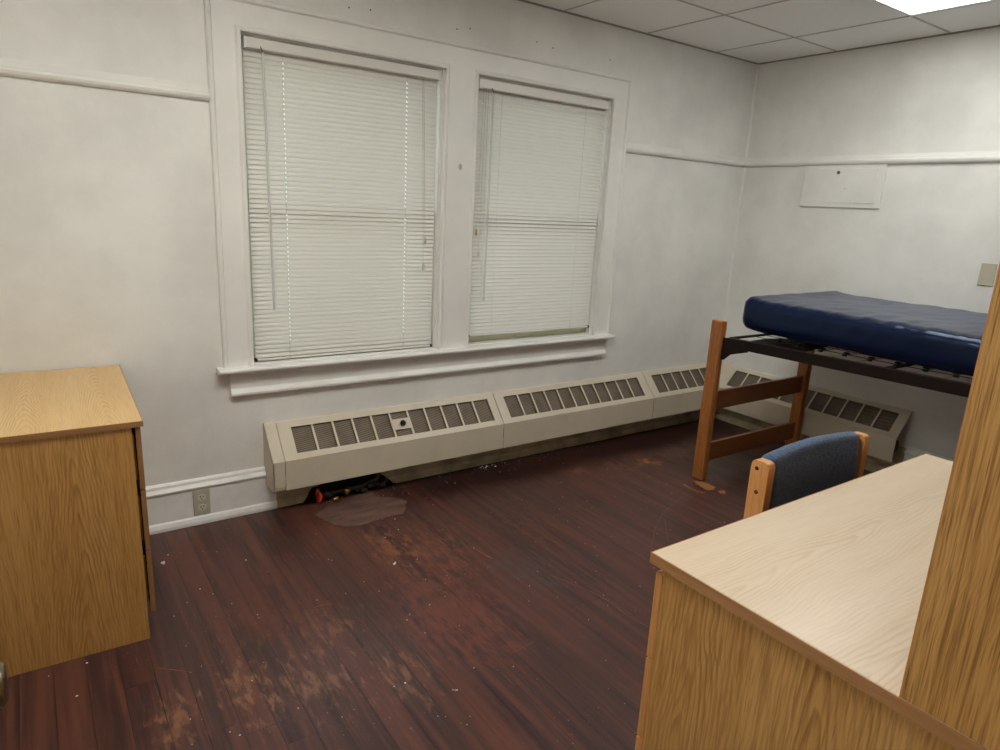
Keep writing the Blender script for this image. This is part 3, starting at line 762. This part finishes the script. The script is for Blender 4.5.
# ------------------------------------------------------------------ chair
cx = -2.285
c = empty('desk_chair', (cx, -2.25, 0), 'oak framed chair with blue upholstered back, pushed up to the desk', 'chair')
def rpost(x0, x1):
    m = MB()
    # side outline in y,z: leaning back leg, straight upper part
    prof = [(-2.125, 0), (-2.075, 0), (-2.048, .44), (-2.0465+.0495-.0, .70), (-1.9965, .795), (-1.999, .810), (-2.006, .8175), (-2.030, .8195), (-2.040, .818), (-2.0465, .810), (-2.048, .70), (-2.090, .44)]
    prof = [(-2.085, 0), (-2.035, 0), (-2.005, .40), (-1.998, .60), (-1.9965, .795), (-1.999, .812), (-2.006, .8185), (-2.034, .8190), (-2.043, .816), (-2.0475, .806), (-2.0485, .60), (-2.055, .40)]
    m.prism(prof, 0, x0, x1); return m
rtc = Vector((cx, -2.25, 0))
for x0, x1 in ((-2.536, -2.508), (-2.062, -2.034)):
    po = rpost(x0, x1).build('back_post', shift('chair_oak', rtc), c, bevel=.004, seg=3)
    xo = x0 if x0 < -2.3 else x1; s = -1 if x0 < -2.3 else 1
    for z in (.800, .737):
        MB().lathe((xo-s*.001, -2.014 if z > .77 else -2.022, z-.003), (s, 0, 0), [(0, .0052), (.0016, .0052), (.0018, .0025), (.0008, .001)], 12).build('bolt', 'bolt', po)
# padded back: rounded slab with an arched top, leaning slightly
def pad(x0, x1, y0, y1, z0, z1, arch, bow, r, nx=30, nz=20, name='backrest'):
    m = MB(); rings = []
    N = 36
    for i in range(nx+1):
        a = i/nx; x = x0+(x1-x0)*a
        e = min(a, 1-a)*(x1-x0); sh = 1 if e >= r else math.sqrt(max(0, 1-(1-e/r)**2))*.55+.45
        zt = z1+arch*(1-(2*a-1)**2); yc = (y0+y1)/2 + bow*(1-(2*a-1)**2)
        hy = (y1-y0)/2*sh; zc = (zt+z0)/2; hz = (zt-z0)/2 - (1-sh)*.016
        ring = []
        for k_ in range(N):
            t = k_*2*math.pi/N; cs, sn = math.cos(t), math.sin(t)
            py = math.copysign(abs(cs)**.55, cs)*hy; pz = math.copysign(abs(sn)**.16 if abs(sn) > 1e-9 else 0, sn)*hz
            # superellipse corners with radius about the half thickness
            q = max(0, abs(pz)-(hz-hy)); 
            pz = math.copysign(min(abs(sn)*1.35, 1)*(hz-hy), sn)+sn*hy
            py = cs*hy if abs(sn)*1.35 >= 1 else math.copysign(1, cs)*hy*max(abs(cs), .72) if abs(cs) > 1e-9 else 0
            wob = .0012*noise.noise(Vector((x*14, py*20, pz*14)))
            ring.append((x, yc+py+wob, zc+pz))
        rings.append(ring)
    vs = [q for R in rings for q in R]; fs = []
    for i in range(nx):
        for k_ in range(N): fs.append((i*N+k_, i*N+(k_+1) % N, (i+1)*N+(k_+1) % N, (i+1)*N+k_))
    m.add(vs, fs, 0, True); m.add(rings[0], [tuple(range(N))[::-1]]); m.add(rings[-1], [tuple(range(N))])
    return m
pad(-2.5075, -2.0625, -2.047, -1.990, .585, .8245, .010, .010, .012).build('backrest', 'fabric', c)
st = MB()
def cushion(x0, x1, y0, y1, z0, z1, r=.03):
    m = MB(); n = 14; NZ = 8; rings = []
    for j in range(NZ+1):
        t = j/NZ*math.pi-math.pi/2; off = (1-math.cos(t))*r; z = (z0+z1)/2+math.sin(t)*(z1-z0)/2
        ring = []
        for k_ in range(48):
            a_ = k_*2*math.pi/48; ca, sa = math.cos(a_), math.sin(a_)
            ring.append(((x0+x1)/2+math.copysign(abs(ca)**.28, ca)*((x1-x0)/2-off), (y0+y1)/2+math.copysign(abs(sa)**.28, sa)*((y1-y0)/2-off), z))
        rings.append(ring)
    vs = [q for R in rings for q in R]; N = 48
    m.add(vs, [(i*N+k_, i*N+(k_+1) % N, (i+1)*N+(k_+1) % N, (i+1)*N+k_) for i in range(NZ) for k_ in range(N)], 0, True)
    m.add(rings[0], [tuple(range(N))[::-1]], 0, True); m.add(rings[-1], [tuple(range(N))], 0, True); return m
cushion(-2.505, -2.065, -2.50, -2.062, .40, .455).build('seat', 'fabric', c)
for x0, x1 in ((-2.536, -2.508), (-2.062, -2.034)):
    MB().box(x0, x1, -2.495, -2.450, 0, .43).build('front_leg', shift('chair_oak', rtc), c, bevel=.004)
    MB().box(x0+.003, x1-.003, -2.450, -2.05, .375, .425).build('seat_rail', shift('chair_oak', rtc), c, bevel=.003)
    MB().box(x0+.003, x1-.003, -2.450, -2.055, .10, .135).build('stretcher', shift('chair_oak', rtc), c, bevel=.003)
MB().box(-2.508, -2.062, -2.485, -2.465, .37, .41).build('front_rail', shift('chair_oak', rtc), c, bevel=.003)

# ------------------------------------------------------------------ bed
bx0, bx1, by0, by1 = -1.0865, -.150, -.720, -2.900
b = empty('bed', (-.62, -1.8, 0), 'oak dormitory bed with brown metal side rails and link springs, along the wall', 'bed')
rtb = Vector((-.62, -1.8, 0))
def bedpost(xa, s, y0, y1):
    """outer board and inner strip with a groove between; s=+1: outer board on the low-x side"""
    m = MB(); X = lambda t: xa+s*t
    m.box(*sorted((X(0), X(.023))), y0, y1, 0, .893)
    m.box(*sorted((X(.023), X(.031))), y0+.022, y1-.022, 0, .888)
    m.box(*sorted((X(.031), X(.045))), y0+.001, y1-.001, 0, .891)
    return m
for xa, s in ((bx0, 1), (bx1, -1)):
    for y0, y1 in ((-.788, -.720), (-2.900, -2.832)):
        bedpost(xa, s, y0, y1).build('post', shift('post', rtb), b, bevel=.004)
for y0, y1 in ((-.766, -.744), (-2.878, -2.856)):
    for z0, z1 in ((.397, .502), (.097, .203)):
        MB().box(bx0+.043, bx1-.043, y0, y1, z0, z1).build('end_rail', shift('bedrail', rtb), b, bevel=.003)
def zr(y): return .8085+.0235*(-.79-y)
for x, s in ((-1.064, 1), (bx1-.022, -1)):
    m = MB(); Y0, Y1 = -.790, -2.830; th = .004
    def seg(pts_top, pts_bot, xo, t):
        n = len(pts_top); vs = []
        for dx in (0, t*s):
            vs += [(xo+dx, y, z) for y, z in pts_top]+[(xo+dx, y, z) for y, z in pts_bot]
        fs = []; q = 2*n
        for i in range(n-1):
            fs += [(i, i+1, n+i+1, n+i), (q+i, q+n+i, q+n+i+1, q+i+1), (i, q+i, q+i+1, i+1), (n+i, n+i+1, q+n+i+1, q+n+i)]
        fs += [(0, n, q+n, q), (n-1, q+n-1, q+2*n-1, 2*n-1)]
        m.add(vs, fs)
    # web
    seg([(Y0-.15, zr(Y0-.15)), (Y1+.15, zr(Y1+.15))], [(Y0-.15, zr(Y0-.15)-.048), (Y1+.15, zr(Y1+.15)-.052)], x, th)
    # brackets at both ends
    for ya, dr in ((Y0, -1), (Y1, 1)):
        L = lambda q: ya+dr*q
        seg([(L(0), zr(L(0))), (L(.03), zr(L(.03))), (L(.055), zr(L(.055))), (L(.155), zr(L(.155)))],
            [(L(0), zr(L(0))-.118), (L(.018), zr(L(0))-.118), (L(.055), zr(L(0))-.082), (L(.155), zr(L(0))-.050)], x-.0025*s, th+.0025)
    # flange
    vs = []
    for y in (Y0-.02, Y1+.02):
        for dx, dz in ((0, .001), (.034*s, .001), (.034*s, -.003), (0, -.003)): vs.append((x+dx, y, zr(y)+dz))
    m.add(vs, [(0, 1, 5, 4), (1, 2, 6, 5), (2, 3, 7, 6), (3, 0, 4, 7), (0, 3, 2, 1), (4, 5, 6, 7)])
    ro = m.build('side_rail', 'metal_brown', b, bevel=.0008)
    for y in (-.846, -.914, -2.72, -2.78):
        MB().lathe((x-.0025*s, y, zr(y)-.0155), (-s, 0, 0), [(0, .007), (.002, .0068), (.0035, .004), (.004, .001)], 12).build('rivet', 'metal_brown', ro)
# spring deck: end bars, cross bar, corner gusset, link wires and hooks
XI0, XI1 = -1.030, -.206
for y in (-.812, -2.80): MB().box(XI0, XI1, y-.009, y+.009, zr(y)-.009, zr(y)+.001).build('end_bar', 'metal_brown', b)
MB().box(XI0, XI1, -1.612, -1.588, zr(-1.6)-.012, zr(-1.6)-.004).build('cross_bar', 'metal_brown', b)
for sg, oy in ((1, 0), (-1, -3.62)):
    G = [(-1.040, -.900), (-1.040, -.960), (-.915, -1.165), (-.60, -1.13), (-.60, -.945), (-.80, -.875), (-.93, -.880)]
    MB().prism([(x, oy+y if sg > 0 else oy-y) for x, y in G], 2, .796 if sg > 0 else .838, .800 if sg > 0 else .842).build('gusset', 'metal_brown', b)
lw = MB(); NX = 6; XA, XB = -.835, -.26
for i in range(NX+1):
    x = XA+(XB-XA)*i/NX
    lw.tube([(x, -.83, .803), (x+.003, -1.64, .813), (x, -2.79, .845)], .0019, 5)
ysv = [-.990-.1185*k for k in range(16)]
for y in ysv:
    lw.tube([(XA, y, zr(y)-.009), ((XA+XB)/2, y+.010, zr(y)-.008), (XB, y, zr(y)-.009)], .0016, 5)
deck = lw.build('spring_deck', 'wire', b)
for y in ysv:
    z = zr(y)-.004
    hk = [(-.905+.011*math.cos(a0), y-.011+.011*math.sin(a0), z) for a0 in [math.pi*1.35-q*.45 for q in range(9)]]
    pts = hk + [(-.897+.050*t, y+.004*math.sin(t*6.28)+.002, z-.001) for t in (.1, .3, .5, .7, .9)] + [(-.845+.012*math.cos(a0), y+.012+.012*math.sin(a0), z) for a0 in [-math.pi/2+q*.45 for q in range(9)]]
    MB().tube(pts, .0042, 6).tube([(-1.03, y-.004, z), (-.91, y-.006, z)], .0009, 4).build('spring_hook', 'wire', deck)

# ------------------------------------------------------------------ mattress
def mattress():
    m = MB(); x0, x1, y0, y1 = -.952, -.030, -.790, -2.790; zb, zt = .842, 1.016
    NYY, N = 170, 84; rings = []
    hx, hz = (x1-x0)/2, (zt-zb)/2
    for i in range(NYY+1):
        a = i/NYY
        # denser stations near the ends
        a = .5-.5*math.cos(math.pi*a) if False else a
        y = y0+(y1-y0)*a
        e = min(y0-y, y-y1); R = .040
        sh = 1. if e >= R else math.sqrt(max(0, 1-(1-e/R)**2))
        lift = .018*max(0, 1-(y0-y)/.16)**2
        ring = []
        for k_ in range(N):
            # rounded rectangle walked by angle
            t = k_/N; rr = .045
            per = 2*(2*hx-2*rr)+2*(2*hz-2*rr)+2*math.pi*rr; s_ = t*per
            W_, H_ = 2*hx-2*rr, 2*hz-2*rr; q = math.pi*rr/2
            # start at bottom-left going up the near side
            def walk(s_):
                if s_ < H_: return (-hx, -hz+rr+s_, -1, 0)
                s_ -= H_
                if s_ < q: an = s_/rr; return (-hx+rr-rr*math.cos(an), hz-rr+rr*math.sin(an), -math.cos(an), math.sin(an))
                s_ -= q
                if s_ < W_: return (-hx+rr+s_, hz, 0, 1)
                s_ -= W_
                if s_ < q: an = s_/rr; return (hx-rr+rr*math.sin(an), hz-rr+rr*math.cos(an), math.sin(an), math.cos(an))
                s_ -= q
                if s_ < H_: return (hx, hz-rr-s_, 1, 0)
                s_ -= H_
                if s_ < q: an = s_/rr; return (hx-rr+rr*math.cos(an), -hz+rr-rr*math.sin(an), math.cos(an), -math.sin(an))
                s_ -= q
                if s_ < W_: return (hx-rr-s_, -hz, 0, -1)
                s_ -= W_
                an = s_/rr; return (-hx+rr-rr*math.sin(an), -hz+rr-rr*math.cos(an), -math.sin(an), -math.cos(an))
            px, pz, nx, nz = walk(s_)
            fx = (hx-R*(1-sh))/hx; fz = (hz-R*.8*(1-sh))/hz
            X = (x0+x1)/2+px*fx; Z = (zb+zt)/2+pz*fz
            # gathers along the near upper edge, running down the side
            near = max(0, -nx)*1.0
            up_ = (pz/hz+1)/2
            wr = 0
            if px < -hx*.55:
                g1 = .6*noise.noise(Vector((y*24+pz*18, 3.3, .2)))+.7*noise.noise(Vector((y*64+pz*40, 1.3, 5.2)))
                ampl = .0048*math.exp(-((pz-hz*.75)/(.075))**2)*(1 if px < -hx+.1 else max(0, 1-(px+hx-.1)/.25))
                wr = g1*ampl
            broad = .004*noise.noise(Vector((X*4, y*4, Z*5)))
            if nz > .5: broad += .0035*noise.noise(Vector((X*9, y*13, 7)))-.010*(1-min(1, (X-x0)/.30))**2*(.5+.9*min(1, max(0, (y0-y)/.9)))
            ring.append((X+nx*(wr+broad), y, Z+nz*(wr+broad)+lift))
        rings.append(ring)
    vs = [q for R_ in rings for q in R_]; fs = []
    for i in range(NYY):
        for k_ in range(N): fs.append((i*N+k_, i*N+(k_+1) % N, (i+1)*N+(k_+1) % N, (i+1)*N+k_))
    m.add(vs, fs, 0, True); m.add(rings[0], [tuple(range(N))[::-1]], 0, True); m.add(rings[-1], [tuple(range(N))], 0, True)
    return m
mt = empty('mattress', (-.49, -1.79, .842), 'navy blue vinyl mattress lying on the bed springs', 'mattress')
mattress().build('cover', 'vinyl', mt)

# ------------------------------------------------------------------ door with knob, swung open at the camera's side
do = struct(MB().box(-4.195, -4.150, -3.02, -2.108, .012, 2.03), 'door_1', 'door', bevel=.002)
kb = MB().lathe((-4.1525, -2.168, .908), (1, 0, 0), [(0, .032), (.004, .032), (.008, .028), (.010, .012), (.030, .011), (.036, .019), (.044, .0245), (.056, .0255), (.062, .024), (.066, .018), (.067, .004)], 28)
kb.build('door_knob', 'knobmetal', do)

# ------------------------------------------------------------------ ceiling lights
def troffer(x0, x1, y0, y1, label, lamp):
    t = empty('ceiling_light', ((x0+x1)/2, (y0+y1)/2, H-.02), label, 'ceiling light')
    f = MB(); w_ = .035; v_ = .014; z0, z1 = H-.009, H+.0
    f.box(x0, x1, y0, y0+v_, z0, z1).box(x0, x1, y1-v_, y1, z0, z1).box(x0, x0+w_, y0+v_, y1-v_, z0, z1).box(x1-w_, x1, y0+v_, y1-v_, z0, z1)
    f.build('frame', 'white_vinyl', t, bevel=.002)
    MB().box(x0+w_, x1-w_, y0+v_, y1-v_, H-.006, H-.0005).build('diffuser', lamp, t)
    return t
troffer(PX-2*PITCH+.006, PX-.006, PY-2*PITCH+.006, PY-PITCH-.006, 'glowing fluorescent ceiling panel above the bed and desk', 'lamp')
troffer(PX-6*PITCH+.006, PX-4*PITCH-.006, PY-2*PITCH+.006, PY-PITCH-.006, 'glowing fluorescent ceiling panel over the dresser side of the room', 'lamp_warm')

# ------------------------------------------------------------------ daylight outside
wd = bpy.data.worlds.new('world'); SC.world = wd; wd.use_nodes = True
nt = wd.node_tree; bg = nt.nodes['Background']
tc = nt.nodes.new('ShaderNodeTexCoord'); sp = nt.nodes.new('ShaderNodeSeparateXYZ'); mr = nt.nodes.new('ShaderNodeMapRange')
mx = nt.nodes.new('ShaderNodeMix'); mx.data_type = 'RGBA'
nt.links.new(tc.outputs['Generated'], sp.inputs[0]); nt.links.new(sp.outputs[2], mr.inputs[0])
mr.inputs[1].default_value = -.15; mr.inputs[2].default_value = .35
mx.inputs[6].default_value = (.42, .50, .40, 1); mx.inputs[7].default_value = (.78, .95, 1., 1)
nt.links.new(mr.outputs[0], mx.inputs[0]); nt.links.new(mx.outputs[2], bg.inputs[0]); bg.inputs[1].default_value = 3.4
